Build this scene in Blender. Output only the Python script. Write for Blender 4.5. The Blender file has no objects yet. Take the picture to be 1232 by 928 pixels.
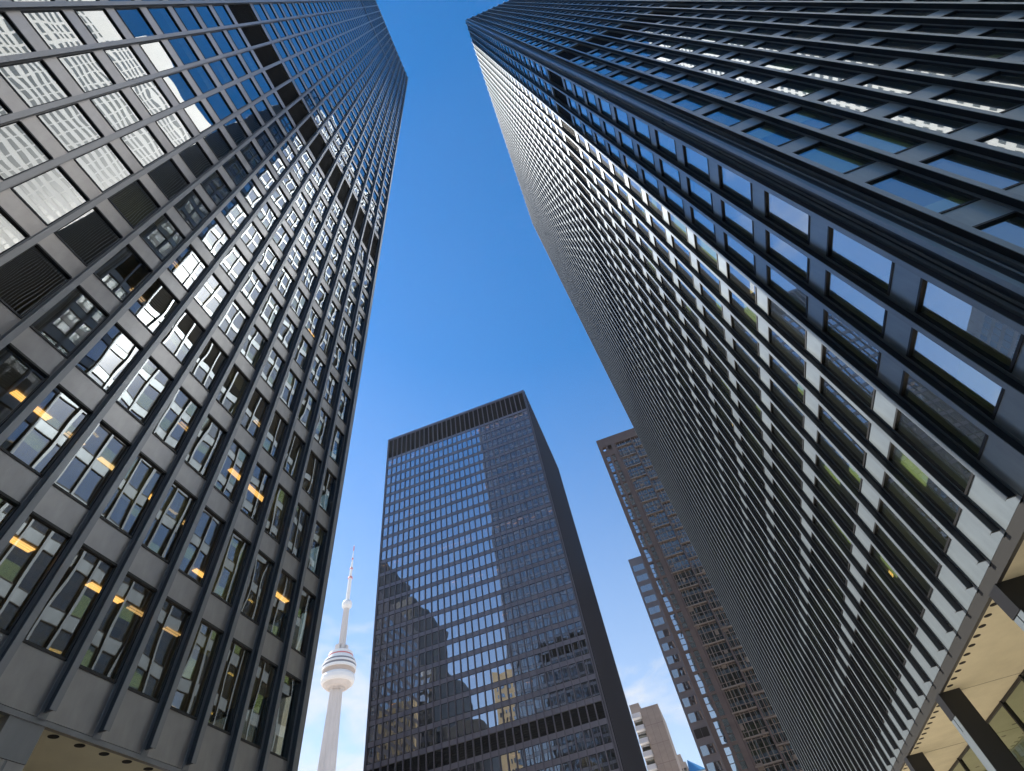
import bpy, math, random
from mathutils import Vector, Matrix
rnd = random.Random(7)
R = math.radians
S = bpy.context.scene
COL = S.collection
EYE = 1.65                       # eye height; the measured heights below are relative to it

# ------------------------------------------------------------------ camera
PITCH, ROLL, YAW, FPX = 0.9068, -0.2312, -0.1567, 610.64
def cam_axes():
    cp, sp = math.cos(PITCH), math.sin(PITCH); cy, sy = math.cos(YAW), math.sin(YAW)
    cr, sr = math.cos(ROLL), math.sin(ROLL)
    f = Vector((sy*cp, cy*cp, sp)); r0 = Vector((cy, -sy, 0)); u0 = r0.cross(f)
    return cr*r0+sr*u0, -sr*r0+cr*u0, f
CR, CU, CF = cam_axes()
cam = bpy.data.objects.new('camera', bpy.data.cameras.new('camera')); COL.objects.link(cam)
cam.data.sensor_width = 36; cam.data.lens = FPX/1232*36
cam.data.clip_start = 0.1; cam.data.clip_end = 9000
M = Matrix((( CR.x, CU.x, -CF.x, 0), (CR.y, CU.y, -CF.y, 0), (CR.z, CU.z, -CF.z, EYE), (0, 0, 0, 1)))
cam.matrix_world = M
S.camera = cam

# ------------------------------------------------------------------ sky and sun
SUN_AZ, SUN_EL = -76.5, 50.0     # azimuth from +y towards +x
az, el = R(SUN_AZ), R(SUN_EL)
sd = Vector((math.sin(az)*math.cos(el), math.cos(az)*math.cos(el), math.sin(el)))
sl = bpy.data.lights.new('sun', 'SUN'); sl.energy = 5.0; sl.angle = R(0.53); sl.color = (1, .95, .87)
so = bpy.data.objects.new('sun', sl); COL.objects.link(so)
so.rotation_euler = (-sd).to_track_quat('-Z', 'Y').to_euler()
W = bpy.data.worlds.new('World'); S.world = W; W.use_nodes = True
nt = W.node_tree; nt.nodes.clear()
def N(t, nt, **k):
    n = nt.nodes.new(t)
    for a, b in k.items(): setattr(n, a, b)
    return n
def setin(n, **k):
    for a, b in k.items(): n.inputs[a.replace('_', ' ')].default_value = b
def math_node(nt, op, a, b=None, clamp=False):
    n = N('ShaderNodeMath', nt, operation=op); n.use_clamp = clamp
    for i, v in enumerate((a, b)):
        if v is None: continue
        if isinstance(v, (int, float)): n.inputs[i].default_value = v
        else: nt.links.new(v, n.inputs[i])
    return n.outputs[0]
sky = N('ShaderNodeTexSky', nt, sky_type='NISHITA'); sky.sun_disc = False
sky.sun_elevation = el; sky.sun_rotation = az % (2*math.pi)
sky.air_density = 1.15; sky.dust_density = 0.1; sky.ozone_density = 3.0; sky.altitude = 80
hs = N('ShaderNodeHueSaturation', nt); nt.links.new(sky.outputs[0], hs.inputs['Color'])
tc = N('ShaderNodeTexCoord', nt); sep = N('ShaderNodeSeparateXYZ', nt); nt.links.new(tc.outputs['Generated'], sep.inputs[0])
smr = N('ShaderNodeMapRange', nt); nt.links.new(sep.outputs[2], smr.inputs[0])
for i_, v_ in ((1, .25), (2, .97), (3, .86), (4, 1.6)): smr.inputs[i_].default_value = v_
nt.links.new(smr.outputs[0], hs.inputs['Saturation'])
zz = math_node(nt, 'MAXIMUM', math_node(nt, 'ADD', sep.outputs[2], 0.12), 0.05)
cmb = N('ShaderNodeCombineXYZ', nt)
nt.links.new(math_node(nt, 'DIVIDE', sep.outputs[0], zz), cmb.inputs[0]); nt.links.new(math_node(nt, 'DIVIDE', sep.outputs[1], zz), cmb.inputs[1])
noi = N('ShaderNodeTexNoise', nt); setin(noi, Scale=3.2, Detail=9.0, Roughness=0.58, Distortion=0.35); nt.links.new(cmb.outputs[0], noi.inputs['Vector'])
def blob(a, e, inner, outer):    # soft patch of sky around azimuth a, elevation e where clouds may stand
    a, e = R(a), R(e)
    d = N('ShaderNodeVectorMath', nt, operation='DOT_PRODUCT'); nt.links.new(tc.outputs['Generated'], d.inputs[0])
    d.inputs[1].default_value = (math.sin(a)*math.cos(e), math.cos(a)*math.cos(e), math.sin(e))
    mr = N('ShaderNodeMapRange', nt); mr.interpolation_type = 'SMOOTHSTEP'
    mr.inputs[1].default_value = math.cos(R(outer)); mr.inputs[2].default_value = math.cos(R(inner))
    nt.links.new(d.outputs['Value'], mr.inputs[0]); return mr.outputs[0]
low = N('ShaderNodeMapRange', nt); low.interpolation_type = 'SMOOTHSTEP'
low.inputs[1].default_value = 0.36; low.inputs[2].default_value = 0.12; low.inputs[3].default_value = 0; low.inputs[4].default_value = 0.5
nt.links.new(sep.outputs[2], low.inputs[0])
m = math_node(nt, 'MAXIMUM', low.outputs[0], math_node(nt, 'MULTIPLY', blob(-49, 52, 3, 14), .95))
m = math_node(nt, 'MAXIMUM', m, math_node(nt, 'MULTIPLY', blob(-3, 20, 3, 11), .78))
m = math_node(nt, 'MAXIMUM', m, math_node(nt, 'MULTIPLY', blob(100, 40, 4, 14), .5))
m = math_node(nt, 'MAXIMUM', m, math_node(nt, 'MULTIPLY', blob(-40, 8, 10, 34), 1.12))
thr = math_node(nt, 'SUBTRACT', 0.82, math_node(nt, 'MULTIPLY', m, 0.42))
cl = math_node(nt, 'MULTIPLY', math_node(nt, 'SUBTRACT', noi.outputs[0], thr), 5.0, clamp=True)
mix = N('ShaderNodeMixRGB', nt); mix.inputs[2].default_value = (4.3, 4.55, 4.9, 1)
nt.links.new(math_node(nt, 'MULTIPLY', cl, .8), mix.inputs[0]); nt.links.new(hs.outputs[0], mix.inputs[1])
bg = N('ShaderNodeBackground', nt); bg.inputs[1].default_value = 0.112
nt.links.new(mix.outputs[0], bg.inputs[0])
nt.links.new(bg.outputs[0], N('ShaderNodeOutputWorld', nt).inputs[0])
S.view_settings.view_transform = 'Standard'; S.view_settings.look = 'None'
S.view_settings.exposure = 0.78; S.view_settings.gamma = 1
cy = S.cycles if hasattr(S, 'cycles') else None
S.render.engine = 'CYCLES'; cy = S.cycles
cy.max_bounces = 9; cy.diffuse_bounces = 3; cy.glossy_bounces = 5; cy.transparent_max_bounces = 10; cy.transmission_bounces = 4
cy.caustics_reflective = True; cy.blur_glossy = 0.5; cy.sample_clamp_indirect = 6
cy.use_denoising = True

# ------------------------------------------------------------------ materials
def mat(name, rgb, rough=.6, metal=0.0, spec=.5, noise=0.0, nscale=(1, 1, 1), bump=0.0, bscale=8, emit=None, estr=1, rvar=0.0, ior=1.5, coat=0):
    m = bpy.data.materials.new(name); m.use_nodes = True; nt = m.node_tree; b = nt.nodes['Principled BSDF']
    b.inputs['Base Color'].default_value = (*rgb, 1); b.inputs['Roughness'].default_value = rough
    b.inputs['Metallic'].default_value = metal; b.inputs['Specular IOR Level'].default_value = spec; b.inputs['IOR'].default_value = ior
    b.inputs['Coat Weight'].default_value = coat
    if noise or rvar or bump:
        tc = N('ShaderNodeTexCoord', nt); mp = N('ShaderNodeMapping', nt); mp.inputs['Scale'].default_value = nscale
        nt.links.new(tc.outputs['Object'], mp.inputs[0])
        n = N('ShaderNodeTexNoise', nt); setin(n, Scale=1.0, Detail=6.0, Roughness=.6); nt.links.new(mp.outputs[0], n.inputs['Vector'])
        if noise:
            r = N('ShaderNodeValToRGB', nt)
            r.color_ramp.elements[0].position = .25; r.color_ramp.elements[1].position = .75
            r.color_ramp.elements[0].color = (*[c*(1-noise) for c in rgb], 1); r.color_ramp.elements[1].color = (*[min(1, c*(1+noise)) for c in rgb], 1)
            nt.links.new(n.outputs[0], r.inputs[0]); nt.links.new(r.outputs[0], b.inputs['Base Color'])
        if rvar:
            nt.links.new(math_node(nt, 'ADD', math_node(nt, 'MULTIPLY', n.outputs[0], rvar*2), rough-rvar), b.inputs['Roughness'])
        if bump:
            n2 = N('ShaderNodeTexNoise', nt); setin(n2, Scale=float(bscale), Detail=3.0); nt.links.new(tc.outputs['Object'], n2.inputs['Vector'])
            bp = N('ShaderNodeBump', nt); setin(bp, Strength=1.0, Distance=bump)
            nt.links.new(n2.outputs[0], bp.inputs['Height']); nt.links.new(bp.outputs[0], b.inputs['Normal'])
    if emit:
        b.inputs['Emission Color'].default_value = (*emit, 1); b.inputs['Emission Strength'].default_value = estr
    return m
def glass(name, tint, refl_ior=2.0, wav=0.004, wscale=.75, body=(.02, .025, .025), bodymix=.12, gcol=(.92, .95, .97), zs=.55, bounce_lobe=0.0, bounce_rough=.25):
    m = bpy.data.materials.new(name); m.use_nodes = True; nt = m.node_tree; nt.nodes.clear()
    tc = N('ShaderNodeTexCoord', nt); mp = N('ShaderNodeMapping', nt); mp.inputs['Scale'].default_value = (1, 1, zs)
    geo = N('ShaderNodeNewGeometry', nt)
    nt.links.new(geo.outputs['Position'], mp.inputs[0])
    n = N('ShaderNodeTexNoise', nt); setin(n, Scale=wscale, Detail=1.0, Roughness=.4); nt.links.new(mp.outputs[0], n.inputs['Vector'])
    bp = N('ShaderNodeBump', nt); setin(bp, Strength=1.0, Distance=wav); nt.links.new(n.outputs[0], bp.inputs['Height'])
    tr = N('ShaderNodeBsdfTransparent', nt); tr.inputs[0].default_value = (*tint, 1)
    df = N('ShaderNodeBsdfDiffuse', nt); df.inputs[0].default_value = (*body, 1)
    gl = N('ShaderNodeBsdfGlossy', nt); gl.inputs['Roughness'].default_value = 0.0; gl.inputs[0].default_value = (*gcol, 1); nt.links.new(bp.outputs[0], gl.inputs['Normal'])
    dt = N('ShaderNodeVectorMath', nt, operation='DOT_PRODUCT'); nt.links.new(geo.outputs['Incoming'], dt.inputs[0]); nt.links.new(geo.outputs['Normal'], dt.inputs[1])
    f0 = ((refl_ior-1)/(refl_ior+1))**2*2.4; f0 = min(f0, .6)      # two panes of a double-glazed unit
    om = math_node(nt, 'SUBTRACT', 1.0, math_node(nt, 'ABSOLUTE', dt.outputs['Value']), clamp=True)
    frv = math_node(nt, 'ADD', math_node(nt, 'MULTIPLY', math_node(nt, 'POWER', om, 3.2), 1-f0), f0, clamp=True)
    if bounce_lobe:                     # added rough lobe: spreads reflected sun to brighten the facade opposite
        g2 = N('ShaderNodeBsdfGlossy', nt); g2.inputs['Roughness'].default_value = bounce_rough; g2.inputs[0].default_value = (*gcol, 1)
        mg = N('ShaderNodeMixShader', nt); mg.inputs[0].default_value = bounce_lobe
        nt.links.new(gl.outputs[0], mg.inputs[1]); nt.links.new(g2.outputs[0], mg.inputs[2]); gl = mg
    m1 = N('ShaderNodeMixShader', nt); m1.inputs[0].default_value = bodymix; nt.links.new(tr.outputs[0], m1.inputs[1]); nt.links.new(df.outputs[0], m1.inputs[2])
    m2 = N('ShaderNodeMixShader', nt); nt.links.new(frv, m2.inputs[0]); nt.links.new(m1.outputs[0], m2.inputs[1]); nt.links.new(gl.outputs[0], m2.inputs[2])
    nt.links.new(m2.outputs[0], N('ShaderNodeOutputMaterial', nt).inputs[0]); return m
WEB = mat('shaded_mullion_web', (.028, .03, .036), .4)  # same steel as the flange, with the recess shade put into its colour
CORN = mat('black_corner_cover', (.03, .036, .046), .3, rvar=.08, nscale=(2, 2, .6))
PURP = mat('plum_brown_panel', (.36, .32, .345), .38, .5, .5, noise=.15, nscale=(.8, .8, .4), rvar=.05)
PURPF = mat('plum_brown_mullion', (.27, .24, .26), .4, .5, .5, noise=.15, nscale=(.8, .8, .4))
STEEL = mat('black_painted_steel', (.27, .315, .345), .38, .5, .5, noise=.18, nscale=(1.5, 1.5, .4), rvar=.06, bump=.0006, bscale=2.2)
STEELF = mat('black_steel_mullion', (.25, .285, .31), .38, .45, .5, noise=.15, nscale=(2, 2, .5), rvar=.05)
BRONZE = mat('dark_bronze_panel', (.37, .35, .345), .30, .7, .5, noise=.2, nscale=(1.2, 1.2, .5), rvar=.07, bump=.0006, bscale=2.2)
BRONZEF = mat('dark_bronze_mullion', (.26, .26, .27), .32, .6, .5, noise=.15, nscale=(2, 2, .5), rvar=.05)
DARK = mat('black_gasket', (.012, .012, .013), .5)
LOUV = mat('louver_slat', (.022, .019, .018), .6, noise=.2, nscale=(1, 1, 4))
CEIL = mat('office_ceiling', (.34, .33, .26), .8, noise=.08, nscale=(.6, .6, .6))
CORE = mat('office_wall', (.2, .185, .12), .8, noise=.5, nscale=(.22, .22, .3))
PART = mat('partition', (.5, .52, .32), .8, noise=.25, nscale=(.5, .5, .5))
BLIND = mat('roller_blind', (.60, .68, .42), .85, noise=.12, nscale=(.5, .5, 3))
CURT = mat('olive_curtain', (.25, .25, .13), .85, noise=.35, nscale=(6, 6, .4))
LAMP = mat('ceiling_lamp', (.9, .7, .4), .5, emit=(1, .6, .2), estr=1.25)
SOFF = mat('soffit_plaster', (.62, .58, .42), .85, noise=.1, nscale=(.8, .8, .8), bump=.002, bscale=14)
HOLE = mat('downlight_recess', (.015, .013, .012), .9)
EDGE = mat('shaded_lip_dark_wall', (.035, .034, .032), .5)  # right soffit lip's recess shade put into the colour; reused on the stepped tower
COLM = mat('black_column_steel', (.02, .02, .022), .4)
CONC = mat('precast_concrete', (.42, .34, .28), .9, noise=.12, nscale=(.25, .25, .5), bump=.01, bscale=3)
CNCONC = mat('pale_tower_concrete', (.60, .55, .52), .85, noise=.14, nscale=(.12, .12, .03))
WHITE = mat('white_marble', (.74, .74, .70), .6, noise=.05, nscale=(.2, .2, .2))
WHITEP = mat('white_paint', (.8, .8, .8), .6)
REDP = mat('red_paint', (.55, .1, .1), .5)
BROWN = mat('brown_granite', (.24, .175, .155), .55, noise=.15, nscale=(.5, .5, .5))
LEDGE = mat('pale_brown_ledge', (.42, .33, .27), .6, noise=.15, nscale=(.5, .5, .5))
GREY = mat('grey_cladding', (.20, .19, .21), .55, noise=.1, nscale=(.3, .3, .3))
BEIGE = mat('beige_stone', (.55, .42, .24), .8, noise=.1, nscale=(.2, .2, .2))
TEAL = mat('teal_panel', (.05, .38, .38), .4)
BLUER = mat('blue_metal_roof', (.06, .25, .5), .4)
GROUND = mat('warm_bounce_granite', (.52, .44, .36), .8, noise=.12, nscale=(.4, .4, .4), bump=.004, bscale=5)  # granite colour warmed and paled so the ground bounces warm light upward
G_L = glass('bronze_tinted_glass', (.78, .72, .56), 2.1, .0075, .66)
G_R = glass('grey_tinted_glass', (.76, .84, .60), 2.5, .0032, .62, bounce_lobe=.16, bounce_rough=.24)
G_C = glass('reflective_bronze_glass', (.36, .26, .18), 3.0, .010, .40, gcol=(.88, .92, 1))
G_F = glass('far_window_glass', (.3, .3, .3), 2.3, .012, .35, body=(.03, .03, .035), bodymix=.6)
MARW = mat('grey_marble_window', (.13, .15, .15), .3)
G_S = glass('silvery_window_glass', (.3, .3, .3), 3.6, .012, .5, body=(.05, .05, .055), bodymix=.7)
G_LOB = glass('lobby_glass', (.62, .74, .6), 1.6, .001, .5)

# ------------------------------------------------------------------ mesh helper
class MB:
    def __init__(s): s.v = []; s.f = []
    def box(s, a, b):
        x0, y0, z0 = [min(p, q) for p, q in zip(a, b)]; x1, y1, z1 = [max(p, q) for p, q in zip(a, b)]
        i = len(s.v); s.v += [(x0,y0,z0),(x1,y0,z0),(x1,y1,z0),(x0,y1,z0),(x0,y0,z1),(x1,y0,z1),(x1,y1,z1),(x0,y1,z1)]
        s.f += [(i,i+3,i+2,i+1),(i+4,i+5,i+6,i+7),(i,i+1,i+5,i+4),(i+1,i+2,i+6,i+5),(i+2,i+3,i+7,i+6),(i+3,i,i+4,i+7)]
    def quad(s, *p):
        i = len(s.v); s.v += [tuple(q) for q in p]; s.f.append(tuple(range(i, i+len(p))))
    def prism(s, pts, z0, z1):
        i = len(s.v); n = len(pts)
        s.v += [(x, y, z0) for x, y in pts]+[(x, y, z1) for x, y in pts]
        s.f += [tuple(range(i+n-1, i-1, -1)), tuple(range(i+n, i+2*n))]
        s.f += [(i+k, i+(k+1) % n, i+n+(k+1) % n, i+n+k) for k in range(n)]
    def lathe(s, prof, n=48, c=(0, 0)):
        i = len(s.v)
        for r, z in prof: s.v += [(c[0]+r*math.cos(2*math.pi*k/n), c[1]+r*math.sin(2*math.pi*k/n), z) for k in range(n)]
        for j in range(len(prof)-1):
            for k in range(n): s.f.append((i+j*n+k, i+j*n+(k+1) % n, i+(j+1)*n+(k+1) % n, i+(j+1)*n+k))
        s.f.append(tuple(range(i+n-1, i-1, -1))); L = i+(len(prof)-1)*n; s.f.append(tuple(range(L, L+n)))
    def mesh(s, name, m):
        me = bpy.data.meshes.new(name); me.from_pydata(s.v, [], s.f); me.materials.append(m); me.update(); return me
    def build(s, name, m, parent=None, mw=None, kind=None, label=None):
        o = bpy.data.objects.new(name, s.mesh(name, m)); COL.objects.link(o)
        return adopt(o, parent, mw, kind, label)
def adopt(o, parent=None, mw=None, kind=None, label=None):
    mw = mw or Matrix.Identity(4)
    if parent is not None:
        o.parent = parent
        o.matrix_basis = ORIG[parent.name].inverted() @ mw if parent.name in ORIG else mw
    else: o.matrix_basis = mw
    if kind: o['kind'] = kind
    if label: o['label'] = label
    ORIG[o.name] = mw.copy()
    return o
ORIG = {}                        # world matrix of every object, by name
def thing(name, label, cat, loc, group=None):
    o = bpy.data.objects.new(name, None); COL.objects.link(o); o.location = loc; o.empty_display_size = .5
    o['label'] = label; o['category'] = cat
    if group: o['group'] = group
    ORIG[o.name] = Matrix.Translation(loc); return o
def copy_to(o, parent, mw, name=None):
    c = o.copy(); COL.objects.link(c); c.parent = parent
    c.matrix_basis = ORIG[parent.name].inverted() @ mw; ORIG[c.name] = mw.copy(); return c

def screen(P):                   # pixel of a world point (for choosing which repeats are large in view)
    d = Vector(P)-Vector((0, 0, EYE)); z = d.dot(CF)
    if z < .3: return None
    return 616+FPX*d.dot(CR)/z, 464-FPX*d.dot(CU)/z
def area(ps):
    q = [screen(p) for p in ps]
    if any(p is None for p in q): return 0
    cx = sum(p[0] for p in q)/len(q); cyy = sum(p[1] for p in q)/len(q)
    if not (-60 < cx < 1292 and -60 < cyy < 988): return 0
    return abs(sum(q[i][0]*q[(i+1) % 4][1]-q[(i+1) % 4][0]*q[i][1] for i in range(4)))/2

class Face:                      # a vertical facade: origin, direction along, outward normal
    def __init__(s, O, t, n, s0, nb, B=1.524, seen=True):
        s.O = Vector((*O, EYE)); s.t = Vector((*t, 0)); s.n = Vector((*n, 0)); s.s0 = s0; s.nb = nb; s.B = B; s.seen = seen; s.louvers = True
    def P(s, a, d, z): return s.O+s.t*a+s.n*d+Vector((0, 0, z))
    def mx(s, a, d, z):
        p = s.P(a, d, z); return Matrix(((s.t.x, s.n.x, 0, p.x), (s.t.y, s.n.y, 0, p.y), (0, 0, 1, p.z), (0, 0, 0, 1)))
    def box(s, mb, a0, a1, d0, d1, z0, z1): mb.box(s.P(a0, d0, z0), s.P(a1, d1, z1))
    def rect(s, mb, a0, a1, d, z0, z1): mb.quad(s.P(a0, d, z0), s.P(a1, d, z0), s.P(a1, d, z1), s.P(a0, d, z1))

def curtain_tower(T, faces, sill0, fh, nf, base, roof, louv, panel, fl, gl, wh=2.66, fascia=.9, dep=.24, top_louver=None, lit=(), blind_p=.2, blind_m=BLIND, n_big=100, low_p=0, tilt=.12, gate=1.0):
    """louv: {floor: number of floors it merges}; windows, spandrels, mullions per bay"""
    B = faces[0].B; ww = B-.22
    ltop = top_louver if top_louver else roof-fascia
    wins, pans = [], []
    skip = {}
    for f0, k in louv.items():
        for j in range(k): skip[f0+j] = (f0, k)
    louv_jobs = []
    for F in faces:
        for b in range(F.nb):
            a = F.s0+b*B+.11
            # base panel, windows, spandrels
            pans.append((F, a, base, sill0-.035))
            for f in range(nf):
                z = sill0+f*fh
                if f in skip and F.louvers:
                    f0, k = skip[f]
                    if f == f0: louv_jobs.append((F, a, z, z+(k-1)*fh+wh))
                    if f == f0+k-1: pans.append((F, a, z+wh+.035, z+fh-.035))
                    continue
                wins.append((F, a, z)); pans.append((F, a, z+wh+.035, z+fh-.035))
            zt = sill0+nf*fh-.035
            if top_louver: louv_jobs.append((F, a, zt+.1, roof-fascia))
    # ---- windows
    def warea(w):
        F, a, z = w
        if not F.seen: return 0
        return area([F.P(a, 0, z), F.P(a+ww, 0, z), F.P(a+ww, 0, z+wh), F.P(a, 0, z+wh)])
    order = sorted(range(len(wins)), key=lambda i: -warea(wins[i]))
    big = set(i for i in order[:n_big] if warea(wins[i]) > 0)
    mb = MB(); mb.quad((0, 0, 0), (ww, 0, 0), (ww, 0, wh), (0, 0, wh)); pane = mb.mesh('window', gl)
    mb = MB(); t_ = .035
    for q in ((-.01, t_, -.01, wh+.01), (ww-t_, ww+.01, -.01, wh+.01)): mb.box((q[0], -.05, q[2]), (q[1], .045, q[3]))
    mb.box((t_, -.05, -.035), (ww-t_, .075, t_)); mb.box((t_, -.05, wh-t_), (ww-t_, .075, wh+.035))
    frame = mb.mesh('window_frame', DARK)
    wrest, frest, brest = MB(), MB(), MB()
    fv, ff = [tuple(v.co) for v in frame.vertices], [tuple(p.vertices) for p in frame.polygons]
    for i, (F, a, z) in enumerate(wins):
        tx, tz = R(rnd.gauss(0, tilt)), R(rnd.gauss(0, tilt))
        mw = F.mx(a, -.07, z)
        wp = Matrix.Translation((ww/2, 0, wh/2)) @ Matrix.Rotation(tx, 4, 'X') @ Matrix.Rotation(tz, 4, 'Z') @ Matrix.Translation((-ww/2, 0, -wh/2))
        bl = rnd.random() < blind_p; bh = wh*rnd.choice((1, .6, .45, .3, .35, .5)); bz = (wh-bh) if rnd.random() >= low_p else .04
        if i in big:
            w = bpy.data.objects.new('window', pane); COL.objects.link(w); adopt(w, T, mw @ wp)
            fo = bpy.data.objects.new('window_frame', frame); COL.objects.link(fo); fo.parent = w; fo.matrix_basis = wp.inverted()
            if bl:
                k = MB(); k.box((.04, -.16, bz), (ww-.04, -.14, bz+bh-.04)); bo = k.build('window_blind', blind_m); bo.parent = w; bo.matrix_basis = wp.inverted()
        else:
            i0 = len(wrest.v); m2 = mw @ wp
            wrest.v += [tuple(m2 @ Vector(c)) for c in ((0, 0, 0), (ww, 0, 0), (ww, 0, wh), (0, 0, wh))]; wrest.f.append((i0, i0+1, i0+2, i0+3))
            i0 = len(frest.v); frest.v += [tuple(mw @ Vector(c)) for c in fv]; frest.f += [tuple(i0+q for q in p) for p in ff]
            if bl and F.seen: F.box(brest, a+.04, a+ww-.04, -.23, -.21, z+bz, z+bz+bh-.04)
    if wrest.f: w = wrest.build('window', gl, T, kind='stuff'); frest.build('window_frame', DARK, w, kind='stuff')
    if brest.f: brest.build('window_blind', blind_m, T, kind='stuff')
    # ---- spandrel panels
    def parea(p):
        F, a, z0, z1 = p
        return area([F.P(a, 0, z0), F.P(a+ww, 0, z0), F.P(a+ww, 0, z1), F.P(a, 0, z1)]) if F.seen else 0
    order = sorted(range(len(pans)), key=lambda i: -parea(pans[i])); big = set(i for i in order[:100] if parea(pans[i]) > 0)
    cache = {}; rest = MB()
    for i, (F, a, z0, z1) in enumerate(pans):
        if i in big:
            h = round(z1-z0, 3)
            if h not in cache:
                k = MB(); k.box((0, -.12, 0), (ww, -.018, h)); cache[h] = k.mesh('spandrel_panel', panel)
            o = bpy.data.objects.new('spandrel_panel', cache[h]); COL.objects.link(o)
            adopt(o, T, F.mx(a, 0, z0) @ Matrix.Rotation(R(rnd.gauss(0, .25)), 4, 'X') @ Matrix.Rotation(R(rnd.gauss(0, .15)), 4, 'Z'))
        else: F.box(rest, a, a+ww, -.12, -.018, z0, z1)
    rest.build('spandrel_panel', panel, T, kind='stuff')
    # ---- louvers: frame box + slats
    def larea(p):
        F, a, z0, z1 = p
        return area([F.P(a, 0, z0), F.P(a+ww, 0, z0), F.P(a+ww, 0, z1), F.P(a, 0, z1)]) if F.seen else 0
    order = sorted(range(len(louv_jobs)), key=lambda i: -larea(louv_jobs[i])); big = set(i for i in order[:100] if larea(louv_jobs[i]) > 0)
    cache = {}; rest = MB()
    def louver_into(mb, bx, h):
        bx(mb, 0, ww, -.3, -.26, 0, h)
        nsl = max(4, int(h/.35))
        for q in range(nsl):
            zq = (q+.2)*h/nsl; bx(mb, .02, ww-.02, -.25, -.12, zq, zq+.05)
    for i, (F, a, z0, z1) in enumerate(louv_jobs):
        h = round(z1-z0, 3)
        if i in big:
            if h not in cache:
                k = MB(); louver_into(k, lambda m_, a0, a1, d0, d1, q0, q1: m_.box((a0, d0, q0), (a1, d1, q1)), h); cache[h] = k.mesh('louver_panel', LOUV)
            o = bpy.data.objects.new('louver_panel', cache[h]); COL.objects.link(o); adopt(o, T, F.mx(a, 0, z0))
        else: louver_into(rest, lambda m_, a0, a1, d0, d1, q0, q1: F.box(m_, a+a0, a+a1, d0, d1, z0+q0, z0+q1), h)
    if rest.f: rest.build('louver_panel', LOUV, T, kind='stuff')
    # ---- mullions: cover plate, web, flange
    rest = MB(); nm = 0
    prof = [(-.11, .11, -.14, .0), (-.025, .025, .0, dep-.022), (-.085, .085, dep-.022, dep)]
    k = MB(); zb, zt = base+.10, roof-fascia*.35
    for a0, a1, d0, d1 in prof[:1]+prof[2:]: k.box((a0, d0, (base-.06 if d1 == 0 else zb)), (a1, d1, zt))
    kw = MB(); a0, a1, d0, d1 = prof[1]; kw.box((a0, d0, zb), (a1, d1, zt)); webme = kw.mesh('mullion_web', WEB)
    for q in range(int((zt-zb)/(2*fh))):     # splice joints
        k.box((-.079, dep-.03, sill0+2*fh*q+.5), (.079, dep+.004, sill0+2*fh*q+.512))
    mme = k.mesh('mullion', fl)
    for F in sorted(faces, key=lambda f: not f.seen):
        for b in range(F.nb+1):
            a = F.s0+b*B
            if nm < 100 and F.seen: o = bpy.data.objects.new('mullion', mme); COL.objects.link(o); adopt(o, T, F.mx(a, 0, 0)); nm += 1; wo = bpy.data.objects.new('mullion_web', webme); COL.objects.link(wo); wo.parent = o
            else:
                for a0, a1, d0, d1 in prof: F.box(rest, a+a0, a+a1, d0, d1, zb, zt)
    if rest.f: rest.build('mullion', fl, T, kind='stuff')

def tower_body(T, x0, x1, y0, y1, sill0, fh, nf, wh, soff, roof, corner_m, core_in=7.0, s0=.65, slabs=True):
    """x0.. are the glass-plane limits; slabs, core, corner covers, roof cap, fascia"""
    i = .32
    for f in range(nf):
        z = EYE+sill0+f*fh+wh+.06
        mb = MB(); mb.box((x0+i, y0+i, z), (x1-i, y1-i, z+.62)); mb.build('floor_slab', CEIL, T)
    mb = MB(); mb.box((x0+core_in, y0+core_in, EYE+soff+.4), (x1-core_in, y1-core_in, EYE+roof-.5)); mb.build('core_wall', CORE, T)
    g = .10
    for cx, sx in ((x0, 1), (x1, -1)):       # re-entrant corner covers: a body with raised edge strips
        for cyy, sy in ((y0, 1), (y1, -1)):
            mb = MB(); zb, zt = EYE+soff+.15, EYE+roof-.25
            mb.box((cx+sx*g, cyy+sy*g, zb), (cx+sx*(s0-.112), cyy+sy*(s0-.112), zt)); cc = mb.build('corner_cover', CORN, T); mb = MB()
            w = .09; p = .05
            mb.box((cx+sx*(g-p), cyy+sy*(g-p), zb), (cx+sx*(g+w), cyy+sy*(g+w), zt+.01))
            mb.box((cx+sx*(s0-.25), cyy+sy*(g-.03), zb), (cx+sx*(s0-.19), cyy+sy*(g+.02), zt+.012))
            mb.box((cx+sx*(g-.03), cyy+sy*(s0-.25), zb), (cx+sx*(g+.02), cyy+sy*(s0-.19), zt+.014))
            mb.build('corner_trim', corner_m, cc)
    mb = MB(); zt = EYE+roof
    mb.box((x0+.02, y0+.02, zt-.9), (x1-.02, y1-.02, zt)); mb.build('roof_fascia', corner_m, T)

# ------------------------------------------------------------------ ground
mb = MB(); mb.quad((-3500, -3500, 0), (3500, -3500, 0), (3500, 3500, 0), (-3500, 3500, 0))
g = mb.build('ground', GROUND); g['kind'] = 'structure'

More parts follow.
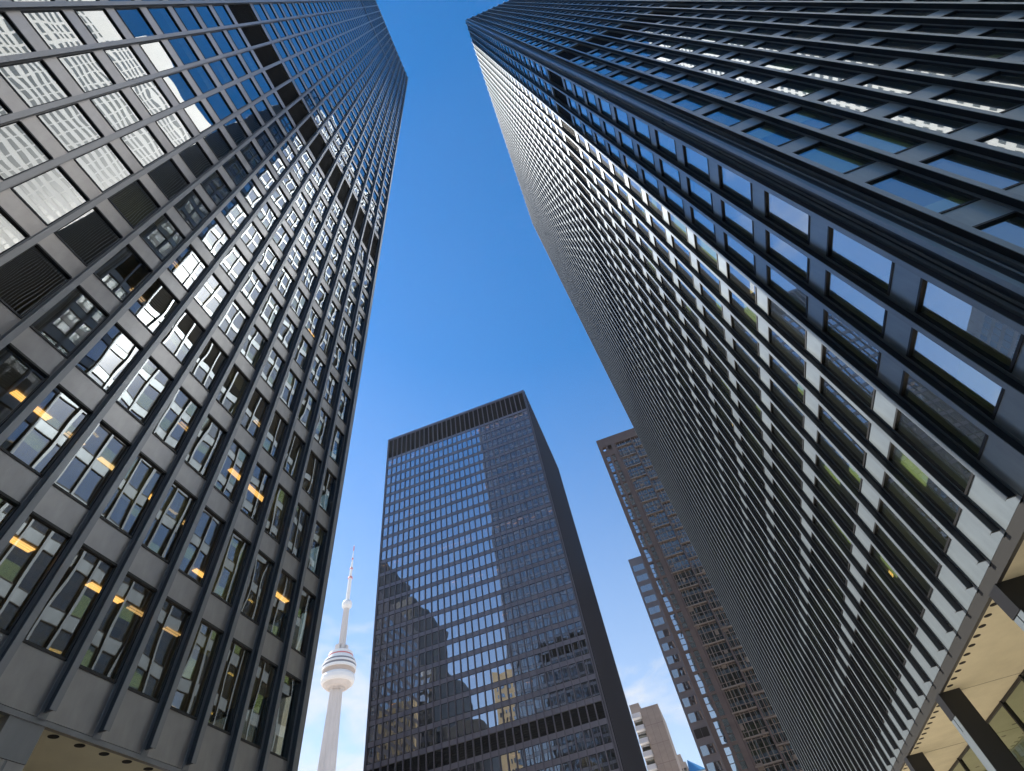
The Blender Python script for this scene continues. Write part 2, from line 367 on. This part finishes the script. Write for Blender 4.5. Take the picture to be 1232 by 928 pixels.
# ------------------------------------------------------------------ left tower
XL, YL = -13.87, 18.85
LX0, LY0 = XL-24*1.524-1.3, YL-48*1.524-1.3
TL = thing('office_tower', 'dark bronze office tower filling the left side, with lit ceiling lamps behind its lower windows', 'office tower', (XL-18, -18, 0))
Ls, Lh, Ln, Lroof = 7.39, 3.62, 56, 210.4
FL = [Face((XL, YL), (0, -1), (1, 0), .65, 48), Face((XL, YL), (-1, 0), (0, 1), .65, 24, seen=False)]
FL[1].louvers = False
curtain_tower(TL, FL, Ls, Lh, 55, 6.14, Lroof, {12: 2, 42: 1}, BRONZE, BRONZEF, G_L, blind_p=.22, blind_m=CURT, tilt=.16)
tower_body(TL, LX0, XL, LY0, YL, Ls, Lh, 55, 2.66, 5.9, Lroof, BRONZEF)
FLb = [Face((LX0, YL), (0, -1), (-1, 0), .65, 48, seen=False), Face((XL, LY0), (-1, 0), (0, -1), .65, 24, seen=False)]
def plain_faces(T, faces, sill0, fh, nf, roof, panel, gl, base):   # unseen sides: same bays, merged
    w, p = MB(), MB()
    for F in faces:
        L = F.s0*2+F.nb*F.B
        F.rect(w, .3, L-.3, -.07, base, roof-.9)
        F.box(p, .3, L-.3, -.06, 0, base, sill0)
        for f in range(nf): F.box(p, .3, L-.3, -.06, 0, sill0+f*fh+2.66, sill0+(f+1)*fh)
        for b in range(F.nb+1): F.box(p, F.s0+b*F.B-.075, F.s0+b*F.B+.075, .002, .24, base, roof-.3)
    w.build('window', gl, T, kind='stuff'); p.build('spandrel_panel', panel, T, kind='stuff')
plain_faces(TL, FLb, Ls, Lh, 55, Lroof, BRONZE, G_L, 6.14)
def soffit(T, x0, x1, y0, y1, z, lip, edge_m, name='soffit'):
    mb = MB(); mb.box((x0+.14, y0+.14, EYE+z), (x1-.14, y1-.14, EYE+z+.12)); mb.build(name, SOFF, T)
    mb = MB(); t = .13; zb, zt = EYE+z-.02, EYE+lip
    mb.box((x0, y0, zb), (x1, y0+t, zt)); mb.box((x0, y1-t, zb), (x1, y1, zt)); mb.box((x0, y0+t, zb), (x0+t, y1-t, zt)); mb.box((x1-t, y0+t, zb), (x1, y1-t, zt))
    mb.build('soffit_edge', edge_m, T)
soffit(TL, LX0, XL, LY0, YL, 6.03, 6.12, BRONZEF)
mb = MB(); mb.lathe([(.115, EYE+6.018), (.12, EYE+6.026), (.09, EYE+6.028)], 20); dlm = mb.mesh('soffit_downlight', HOLE)
def downlight(T, x, y, zoff=0):
    o = bpy.data.objects.new('soffit_downlight', dlm); COL.objects.link(o); adopt(o, T, Matrix.Translation((x, y, zoff)))
def column(T, x0, x1, y0, y1, top, fx, mtl):
    """steel-clad column; fx = side of the outer face (+1/-1): collar below soffit, then a recessed face with a slot"""
    mb = MB(); mb.box((x0, y0, 0), (x1, y1, EYE+top)); c = mb.build('column', mtl, T)
    xo = x1 if fx > 0 else x0
    mb = MB(); mb.box((xo, y0-.0, EYE+top-.75), (xo+fx*.035, y1+.0, EYE+top-.003)); mb.build('column_collar', mtl, c)
    mb = MB(); mb.box((xo, y0+.002, 0), (xo+fx*.02, (y0+y1)/2-.03, EYE+top-.76)); mb.box((xo, (y0+y1)/2+.03, 0), (xo+fx*.02, y1-.002, EYE+top-.76))
    mb.box((xo, (y0+y1)/2-.029, 0), (xo+fx*.018, (y0+y1)/2+.029, EYE+top-1.2)); mb.build('column_cladding', STEEL if fx < 0 else BRONZE, c)
for k in range(7):
    ye = 18.55-9.3*k; column(TL, XL-.78, XL-.06, ye-.86, ye, 6.03, 1, BRONZEF)
for k in range(10):
    downlight(TL, XL-.33, 9.75+.735*k)
for k in range(9): downlight(TL, XL-.33, 1.0+.735*k)
mb = MB(); mb.box((LX0+5, LY0+5, 0), (XL-3.3, YL-3.3, EYE+6.02)); mb.build('lobby_wall', BEIGE, TL)
# ceiling lamps just behind the lower windows
mb = MB(); [mb.box((q-.028, -.6, -.03), (q+.028, .6, 0)) for q in (-.09, 0, .09)]; lampm = mb.mesh('ceiling_light', LAMP)
mb = MB(); [mb.box((q-.026, -.32, -.03), (q+.026, .32, 0)) for q in (-.06, .06)]; lamps2 = mb.mesh('ceiling_light', mat('dim_ceiling_lamp', (.9, .75, .5), .5, emit=(1, .66, .3), estr=.55))
mb = MB(); [mb.box((q-.02, -.58, -.03), (q+.02, .5, 0)) for q in (-.07, .0, .07)]; lamps3 = mb.mesh('ceiling_light', mat('pale_ceiling_lamp', (.9, .8, .6), .5, emit=(1, .74, .38), estr=.9))
def lamp_at(T, x, y, z, rz=0):
    o = bpy.data.objects.new('ceiling_light', rnd.choice((lampm, lampm, lamps2, lamps3))); COL.objects.link(o); adopt(o, T, Matrix.Translation((x, y, z)) @ Matrix.Rotation(rz, 4, 'Z'))
for f in range(0, 7):
    for b in range(16):
        if rnd.random() < (.6 if f < 4 else .1):
            lamp_at(TL, XL-rnd.choice((1.3, 1.3, 2.9, 3.6)), YL-1.4-1.524*b-rnd.choice((0, .3)), EYE+Ls+f*Lh+2.66+.045)
def partitions(T, faces_rng, x_in, x_out, sill0, fh, floors, m_):
    for f in floors:
        for y in faces_rng:
            if rnd.random() < .42:
                mb = MB(); z = EYE+sill0+f*fh; mb.box((x_in, y-.06, z-.33), (x_out, y+.06, z+2.7)); mb.build('partition_wall', m_, T)
partitions(TL, [YL-.65-1.524*b for b in range(2, 16, 3)], XL-6.9, XL-.4, Ls, Lh, range(0, 9), PART)

# ------------------------------------------------------------------ right tower
XR, YR = 9.27, 8.2
RX1, RY1 = XR+22*1.524+1.3, YR+39*1.524+1.3
TR = thing('office_tower', 'black steel office tower filling the right side, its long face of sunlit silver panels', 'office tower', (XR+17, YR+30, 0))
Rs, Rh, Rroof = 7.45, 3.69, 171.6
FR = [Face((XR, YR), (0, 1), (-1, 0), .65, 39), Face((XR, YR), (1, 0), (0, -1), .65, 22)]
curtain_tower(TR, FR, Rs, Rh, 44, 6.24, Rroof, {12: 2}, STEEL, STEELF, G_R, wh=2.70, blind_p=.36, low_p=.6, tilt=.07)
tower_body(TR, XR, RX1, YR, RY1, Rs, Rh, 44, 2.70, 5.9, Rroof, STEELF)
plain_faces(TR, [Face((RX1, YR), (0, 1), (1, 0), .65, 39, seen=False), Face((XR, RY1), (1, 0), (0, 1), .65, 22, seen=False)], Rs, Rh, 44, Rroof, STEEL, G_R, 6.24)
soffit(TR, XR, RX1, YR, RY1, 5.9, 6.22, EDGE)
for k in range(8): column(TR, XR+.0, XR+.76, YR+.1+8.66*k, YR+.78+8.66*k, 5.898, -1, COLM)
for k in range(44):
    yy = 17.68+.737*k
    if min(abs((yy-8.3-.35-8.66*j)) for j in range(8)) > .75: downlight(TR, XR+.3, yy, -.13)
for k in range(3, 20):
    for x in (14.2, 17.0): downlight(TR, x, 9+1.9*k, -.13)
mb = MB()                                     # soffit joints
for k in range(8): mb.box((XR+.8, YR+.43+8.66*k, EYE+5.896), (RX1-1, YR+.45+8.66*k, EYE+5.9))
mb.build('soffit_joint', HOLE, TR)
xg = 12.45
for k in range(20):
    y0_ = 11.75+2.887*k-2.887; mb = MB(); mb.quad((xg, y0_+.06, 0), (xg, y0_+2.83, 0), (xg, y0_+2.83, EYE+5.85), (xg, y0_+.06, EYE+5.85)); w = mb.build('lobby_window', G_LOB, TR)
    mb = MB(); mb.box((xg-.09, y0_-.06, 0), (xg+.09, y0_+.055, EYE+5.89)); mb.box((xg-.05, y0_+.06, EYE+5.8), (xg+.05, y0_+2.82, EYE+5.892)); mb.build('window_frame', DARK, w)
mb = MB(); mb.box((20, YR+8, 0), (RX1-6, RY1-6, EYE+5.88)); mb.build('lobby_wall', BEIGE, TR)
partitions(TR, [YR+.65+1.524*b for b in range(2, 39, 3)], XR+.4, XR+6.9, Rs, Rh, range(0, 9), PART)
for f in range(0, 9):
    for b in range(0, 22):
        if rnd.random() < .16: lamp_at(TR, XR+rnd.choice((1.2, 2.4)), YR+1.4+1.524*b, EYE+Rs+f*Rh+2.70+.045)

# ------------------------------------------------------------------ centre tower
CX0, CX1, CY = -59.1, -12.45, 99.06
CY1 = CY+25*1.524+.9
TC = thing('office_tower', 'dark tower between the two near towers, black louver band at its top', 'office tower', (-36, 118, 0))
sC = (CX1-CX0-30*1.524)/2
FC = [Face((CX0, CY), (1, 0), (0, -1), sC, 30), Face((CX1, CY), (0, 1), (1, 0), sC, 25)]
curtain_tower(TC, FC, 6.70, 3.62, 30, 5.5, 124.1, {7: 1}, PURP, PURPF, G_C, wh=2.66, top_louver=True, blind_p=.12, tilt=.09, dep=.22)
tower_body(TC, CX0, CX1, CY, CY1, 6.70, 3.62, 30, 2.66, 5.0, 124.1, PURPF, s0=sC, core_in=9)
for f in (2, 4, 6, 9, 10, 13, 16, 19, 20, 23, 26, 29):     # lamps seen through the glass
    for b in range(30):
        pr = {19: .75, 29: .55, 16: .3}.get(f, .10)
        if rnd.random() < pr: lamp_at(TC, CX0+sC+1.524*b+.76, CY+rnd.choice((1.1, 2.0)), EYE+6.70+f*3.62+2.66+.045, math.pi/2)
plain_faces(TC, [Face((CX0, CY1), (0, -1), (-1, 0), sC, 25, seen=False)], 6.70, 3.62, 30, 124.1, STEEL, G_C, 5.5)

# ------------------------------------------------------------------ brown tower behind the right tower
YB = 110
TB = thing('office_tower', 'brown stone tower half hidden behind the right tower, with two strips of bright panes', 'office tower', (20, YB+15, 0))
BX0, BX1, BT = 3.0, 36.0, 103.5
def bb(mb, x0, x1, d0, d1, z0, z1): mb.box((x0, YB-d1, EYE+z0), (x1, YB-d0, EYE+z1))
mb = MB(); bb(mb, BX0+1.9, BX1, -30, -1.2, -EYE, BT-.05); mb.build('tower_core', BROWN, TB)
mb = MB()
bb(mb, BX0, 3.98, -1.2, .0, -EYE, BT); bb(mb, 4.98, 5.54, -1.2, -.03, -EYE, BT-3.2); bb(mb, 6.52, 7.55, -1.2, 0.03, -EYE, BT-3.2)
bb(mb, 3.98, BX1, -1.2, .0, BT-3.2, BT)
PF = 4.0; nfl = 25
for k in range(nfl+1):
    z = BT-4.9-PF*k
    bb(mb, 3.98, 6.52, -1.2, -.06, z-.32 if k else z-1.9, z+.12)
mb.build('stone_frame', BROWN, TB)
for k in range(nfl):
    zt = BT-4.9-PF*k-.32 - (1.58 if k == 0 else 0); zb = BT-4.9-PF*(k+1)+.12
    for x0, x1 in ((3.98, 4.98), (5.54, 6.52)):
        mb = MB(); mb.quad((x0, YB+.35, EYE+zb), (x1, YB+.35, EYE+zb), (x1, YB+.35, EYE+zt), (x0, YB+.35, EYE+zt)); w = mb.build('window', G_S, TB)
        mb = MB()
        for j in (1, 2): mb = MB(); zz_ = zb+(zt-zb)*j/3; mb.box((x0, YB+.28, EYE+zz_-.05), (x1, YB+.34, EYE+zz_+.05)); mb.build('window_bar', BROWN, w)
# recessed gallery zone: dark glazing, bay fins, ledges
mb = MB(); mb.quad((7.55, YB+.55, 0), (BX1, YB+.55, 0), (BX1, YB+.55, EYE+BT-3.2), (7.55, YB+.55, EYE+BT-3.2)); mb.build('recessed_glazing', G_F, TB)
for j in range(6):
    x0 = 7.62+4.6*j
    for k in range(nfl):
        z = BT-4.9-PF*(k+(.0 if j % 2 == 0 else .5))
        mb = MB(); bb(mb, x0, x0+4.5, -.5, -.05, z-.14, z+.1); mb.build('ledge', LEDGE, TB)
fins = [7.62+4.6*j for j in range(7)]+[7.62+4.6*j+1.25 for j in range(6)]+[7.62+4.6*j+2.9 for j in range(6)]
for q, x in enumerate(fins):
    w = .34 if q < 7 else .14
    mb = MB(); bb(mb, x, x+w, -.5, -.1 if q < 7 else -.3, -EYE, BT-3.2); mb.build('fin', BROWN if q < 7 else LEDGE, TB)
mb = MB()
for j in range(6):
    for k in range(nfl*3):
        z = BT-5.3-PF/3*k; bb(mb, 7.62+4.6*j, 7.62+4.6*j+4.5, -.52, -.42, z, z+.07)
    for q in (.62, 1.95, 3.7): bb(mb, 7.62+4.6*j+q, 7.62+4.6*j+q+.07, -.51, -.40, 2, BT-3.2)
mb.build('glazing_rail', LEDGE, TB, kind='stuff')
mb = MB()
for j in range(6):
    for k in range(nfl*2):
        if rnd.random() < .55:
            x = 7.9+4.6*j+rnd.choice((0.1, 1.5, 3.1)); z = BT-5-PF/2*k-rnd.random(); bb(mb, x, x+rnd.uniform(.5, 1.0), -.53, -.4, z, z+rnd.uniform(.5, 1.1))
mb.build('balcony_clutter', LEDGE, TB, kind='stuff')

# ------------------------------------------------------------------ far tower in the gap
YG = 175
TG = thing('office_tower', 'grey far tower with square blue windows, showing as a sliver left of the brown tower', 'office tower', (15, YG+15, 0))
GT = 103.1
mb = MB(); mb.box((-.35, YG, 0), (34, YG+26, EYE+GT)); mb.build('wall', GREY, TG)
for k in range(22):
    for j in range(2):
        x0 = .35+6.0*j; z = GT-3.0-4.05*k
        if z < 3: continue
        mb = MB(); mb.quad((x0, YG-.02, EYE+z-2.3), (x0+3.9, YG-.02, EYE+z-2.3), (x0+3.9, YG-.02, EYE+z), (x0, YG-.02, EYE+z)); w = mb.build('window', G_F if k != 13 else LOUV, TG)
        mb = MB()
        for q0, q1, z0, z1 in ((x0-.08, x0+3.98, z, z+.08), (x0-.08, x0+3.98, z-2.38, z-2.3), (x0-.08, x0, z-2.3, z), (x0+3.9, x0+3.98, z-2.3, z), (x0+1.9, x0+1.98, z-2.3, z)): mb.box((q0, YG-.09, EYE+z0), (q1, YG-.003, EYE+z1))
        mb.build('window_frame', GREY, w)

# ------------------------------------------------------------------ concrete block with balconies
YK = 230
TK = thing('concrete_building', 'pale concrete building with a column of white balconies, low between the centre and brown towers', 'building', (-13, YK+12, 0))
mb = MB(); mb.box((-16.4, YK, 0), (-9.1, YK+24, EYE+73.9)); mb.build('panel_wall', CONC, TK)
mb = MB(); mb.box((-20.3, YK+3.5, 0), (-16.4, YK+22, EYE+77.2)); mb.build('balcony_wall', CONC, TK)
mb = MB()
for k in range(1, 9): mb.box((-16.41, YK-.006, EYE+73.9-6.2*k), (-9.09, YK+.02, EYE+73.9-6.2*k+.12))
for x in (-14, -11.6): mb.box((x, YK-.006, 30), (x+.08, YK+.02, EYE+73.9))
mb.build('panel_joint', BROWN, TK)
for k in range(14):
    z = EYE+77.2-5.6-4.25*k
    mb = MB(); mb.box((-20.3, YK+.9, z), (-16.7, YK+3.5, z+1.6)); b = mb.build('balcony', WHITEP, TK)
    mb = MB(); mb.quad((-20.0, YK+3.47, z-2.4), (-17.0, YK+3.47, z-2.4), (-17.0, YK+3.47, z-.1), (-20.0, YK+3.47, z-.1)); mb.build('balcony_door', G_F, b)
T5 = thing('apartment_building', 'small pale building low in the gap right of the balcony block', 'building', (-10, 306, 0))
mb = MB(); mb.box((-12.3, 300, 0), (-8.0, 312, EYE+70.5)); mb.box((-11.8, 301, EYE+70.5), (-9.2, 311, EYE+74)); mb.build('wall', CONC, T5)
for k in range(6):
    for x in (-11.6, -9.8): mb = MB(); mb.quad((x, 299.97, EYE+66-4*k), (x+1.2, 299.97, EYE+66-4*k), (x+1.2, 299.97, EYE+68.2-4*k), (x, 299.97, EYE+68.2-4*k)); mb.build('window', G_F, T5)
T6 = thing('low_building', 'white walled building under a bright blue sloping roof at the bottom of the gap', 'building', (-5, 306, 0))
mb = MB(); mb.box((-8.0, 302, 0), (3, 312, EYE+66)); mb.build('wall', WHITEP, T6)
mb = MB(); i0 = 0; mb.v = [(-7.9, 300, EYE+66.01), (-.5, 300, EYE+66.01), (-.5, 312, EYE+66.01), (-7.9, 312, EYE+66.01), (-7.2, 303, EYE+71.6), (-7.2, 309, EYE+71.6)]
mb.f = [(0, 3, 2, 1), (0, 1, 4), (1, 2, 5, 4), (2, 3, 5), (3, 0, 4, 5)]; mb.build('roof', BLUER, T6)

# ------------------------------------------------------------------ telecom tower
AZ, DD = R(-34.03), 760.0
cx, cyn = DD*math.sin(AZ), DD*math.cos(AZ)
CN = thing('observation_tower', 'slender concrete observation tower with round pod and red and white antenna mast', 'tower', (cx, cyn, 0))
c2 = (cx, cyn)
def lathe(prof, m_, name, parent, n=48): mb = MB(); mb.lathe([(r, z+EYE) for r, z in prof], n, c2); return mb.build(name, m_, parent)
# three-legged shaft, tapering
mb = MB(); n = 36; ring = []
for z, r in ((-EYE, 33), (60, 22), (130, 16.5), (232, 11.8), (300, 9.6), (326, 9.0)):
    rr = []
    for k in range(n):
        a = 2*math.pi*k/n+.35; lobe = max(0, math.cos(3*a))**1.5
        rad = r*(.62+.40*lobe); rr.append((cx+rad*math.cos(a), cyn+rad*math.sin(a), z+EYE))
    ring.append(rr)
for rr in ring: mb.v += rr
for j in range(len(ring)-1):
    for k in range(n): mb.f.append((j*n+k, j*n+(k+1) % n, (j+1)*n+(k+1) % n, (j+1)*n+k))
mb.build('shaft', CNCONC, CN)
pod = lathe([(9, 324.5), (15, 326), (18.5, 330), (19, 331)], CNCONC, 'pod', CN)
mb = MB()
for k in range(36):
    a = 2*math.pi*k/36; ca, sa = math.cos(a), math.sin(a); w = .45
    pts = [(8.5, 322.5), (18.6, 330.6), (18.6, 332), (8.5, 325.5)]
    for sgn in (1,):
        v = [(cx+r_*ca-w*sa*s_, cyn+r_*sa+w*ca*s_, z_+EYE) for s_ in (-1, 1) for r_, z_ in pts]
        i0 = len(mb.v); mb.v += v; mb.f += [(i0, i0+1, i0+2, i0+3), (i0+7, i0+6, i0+5, i0+4)]+[(i0+q, i0+4+q, i0+4+(q+1) % 4, i0+(q+1) % 4) for q in range(4)]
mb.build('pod_rib', CNCONC, pod)
lathe([(17.5, 330), (20.5, 330.5), (22, 333.5), (22.2, 338), (21, 341), (20.2, 341.8)], WHITEP, 'radome', CN)
lathe([(20.2, 341.8), (20.8, 342), (21.4, 346.5), (21.0, 347)], mat('tan_pod_band', (.45, .35, .28), .6), 'window_band', CN)
lathe([(21.3, 347), (22.6, 347.2), (22.8, 350.5), (22.0, 350.6)], WHITEP, 'pod_deck', CN)
lathe([(22.0, 350.6), (22.3, 353), (21.9, 353.4)], mat('pod_glass', (.12, .13, .17), .25), 'window_band', CN)
lathe([(22.1, 353.4), (22.9, 353.6), (22.6, 356), (21.4, 356.2)], WHITEP, 'pod_deck', CN)
lathe([(20.8, 356.2), (20.6, 359)], mat('pod_glass_upper', (.14, .15, .19), .25), 'window_band', CN)
lathe([(21.2, 359), (20.6, 361), (17.5, 362.5), (17, 365.2)], WHITEP, 'pod_roof', CN)
lathe([(17.1, 365.2), (17.0, 367.0)], REDP, 'red_ring', CN)
lathe([(17, 367.0), (16.5, 371), (11, 373.4), (5, 374)], WHITEP, 'pod_cap', CN)
for k in range(8):
    a = 2*math.pi*k/8; mb = MB(); x_, y_ = cx+7*math.cos(a), cyn+7*math.sin(a); mb.box((x_-1.7, y_-1.7, EYE+373), (x_+1.7, y_+1.7, EYE+rnd.uniform(380, 384))); mb.build('equipment_box', CNCONC, CN)
lathe([(5.6, 373), (5.2, 400), (4.7, 440)], CNCONC, 'upper_shaft', CN, 6)
lathe([(4.8, 438), (7.2, 442), (7.3, 447), (6.2, 450), (3.2, 452.5)], WHITEP, 'upper_pod', CN, 32)
mast = lathe([(3.0, 452), (2.7, 491), (2.0, 491.2), (1.9, 507), (1.5, 507.2), (1.4, 520), (.9, 520.4), (.8, 536), (.5, 536.4), (.4, 552)], WHITEP, 'antenna_mast', CN, 16)
for z, r, h in ((489, 3.9, 3.2), (506, 2.9, 2.4), (524, 1.6, 3), (541, .9, 9)): lathe([(r*.6, z), (r, z+.5), (r*.8, z+h)], REDP, 'mast_band', mast, 16)

# ------------------------------------------------------------------ buildings around the plaza that show as reflections
def banded_block(T, x0, x1, y0, y1, top, fh, wall, gl, face='x-', pier=2.6, win=1.7, wz=1.9, z0=6, topm=18):
    mb = MB(); mb.box((x0, y0, 0), (x1, y1, EYE+top)); mb.build('wall', wall, T)
    mb = MB(); n_ = int((top-topm-z0)/fh)
    for k in range(n_):
        z = EYE+z0+fh*k
        if 'y-' in face or 'y+' in face:
            for q in range(int((x1-x0-2)/pier)):
                xx = x0+1.2+pier*q
                for yy in ([y0-.04] if 'y-' in face else [])+([y1+.04] if 'y+' in face else []):
                    mb.quad((xx, yy, z), (xx+win, yy, z), (xx+win, yy, z+wz), (xx, yy, z+wz))
        for q in range(int((y1-y0-2)/pier)):
            yy = y0+1.2+pier*q
            for xx in ([x0-.04] if 'x-' in face else [])+([x1+.04] if 'x+' in face else []):
                mb.quad((xx, yy, z), (xx, yy+win, z), (xx, yy+win, z+wz), (xx, yy, z+wz))
    mb.build('window', gl, T, kind='stuff')
T7 = thing('marble_tower', 'white marble skyscraper behind the viewer, mirrored in the upper left glass', 'office tower', (125, -10, 0))
banded_block(T7, 91.5, 160, -30, 24, 298, 4.0, WHITE, MARW, 'x-y-y+', pier=3.2, win=2.85, wz=1.9)
mb = MB(); mb.box((100.5, -48, 0), (155, -30.01, EYE+297)); mb.build('wing', WHITE, T7)
mb = MB()
for k in range(68):
    for q in range(5): mb.quad((100.46, -47+3.2*q, EYE+8+4*k), (100.46, -44.4+3.2*q, EYE+8+4*k), (100.46, -44.4+3.2*q, EYE+9.7+4*k), (100.46, -47+3.2*q, EYE+9.7+4*k))
mb.build('window', MARW, T7, kind='stuff')
T8 = thing('glass_tower', 'teal and blue glass tower mirrored low in the corner glass of the right tower', 'office tower', (75, -70, 0))
banded_block(T8, 55, 95, -105, -72, 95, 3.8, TEAL, G_F, 'x-y+', pier=2.4, win=2.0, wz=3.0, topm=4)
T9 = thing('stone_building', 'beige stone building with small windows mirrored in the foot of the centre tower', 'building', (-75, -60, 0))
banded_block(T9, -78, -60, -62, -40, 107, 3.6, BEIGE, G_F, 'y+x+', pier=2.4, win=1.2, wz=1.7, topm=3)

T10 = thing('office_tower', 'brown office block hidden behind the left tower, mirrored in the right tower', 'office tower', (-150, 60, 0))
mb = MB(); mb.box((-190, 62, 0), (-112, 140, EYE+122)); mb.build('wall', BRONZE, T10)
mb = MB()
for k in range(30):
    for q in range(30): mb.quad((-111.96, 64+2.5*q, EYE+4+3.8*k), (-111.96, 66+2.5*q, EYE+4+3.8*k), (-111.96, 66+2.5*q, EYE+6.6+3.8*k), (-111.96, 64+2.5*q, EYE+6.6+3.8*k))
mb.build('window', G_F, T10, kind='stuff')
T11 = thing('office_tower', 'grey slab tower hidden behind the left tower, mirrored in the right tower', 'office tower', (-110, 10, 0))
mb = MB(); mb.box((-150, -5, 0), (-98, 52, EYE+118)); mb.build('wall', GREY, T11)
mb = MB()
for k in range(28):
    for q in range(22): mb.quad((-97.96, -3+2.5*q, EYE+4+3.9*k), (-97.96, -1.2+2.5*q, EYE+4+3.9*k), (-97.96, -1.2+2.5*q, EYE+6.4+3.9*k), (-97.96, -3+2.5*q, EYE+6.4+3.9*k))
mb.build('window', G_F, T11, kind='stuff')

T12 = thing('office_tower', 'stepped dark tower mirrored in the lower left of the centre tower', 'office tower', (-150, -60, 0))
mb = MB(); mb.box((-185, -85, 0), (-143, -40, EYE+196)); mb.box((-143, -85, 0), (-119, -40.5, EYE+160)); mb.box((-119, -85, 0), (-107, -41, EYE+122)); mb.box((-107, -85, 0), (-88, -41.5, EYE+92)); mb.build('wall', EDGE, T12)
mb = MB()
for k in range(48):
    for q in range(32):
        x = -184+3.0*q; top = 196 if x < -146 else 160 if x < -122 else 122 if x < -110 else 92
        if 4+4*k+4 < top: mb.quad((x, -39.9, EYE+4+4*k), (x+2.2, -39.9, EYE+4+4*k), (x+2.2, -39.9, EYE+6.4+4*k), (x, -39.9, EYE+6.4+4*k))
mb.build('window', G_F, T12, kind='stuff')

HAZE = bpy.data.materials.new('haze'); HAZE.use_nodes = True; nt = HAZE.node_tree; nt.nodes.clear()
pv = N('ShaderNodeVolumePrincipled', nt); pv.inputs['Color'].default_value = (.93, .95, 1, 1); pv.inputs['Density'].default_value = .00009; pv.inputs['Anisotropy'].default_value = .4
nt.links.new(pv.outputs[0], N('ShaderNodeOutputMaterial', nt).inputs['Volume'])
mb = MB(); mb.box((-3600, -3600, -1), (3600, 3600, 570)); hz = mb.build('haze', HAZE, kind='stuff')
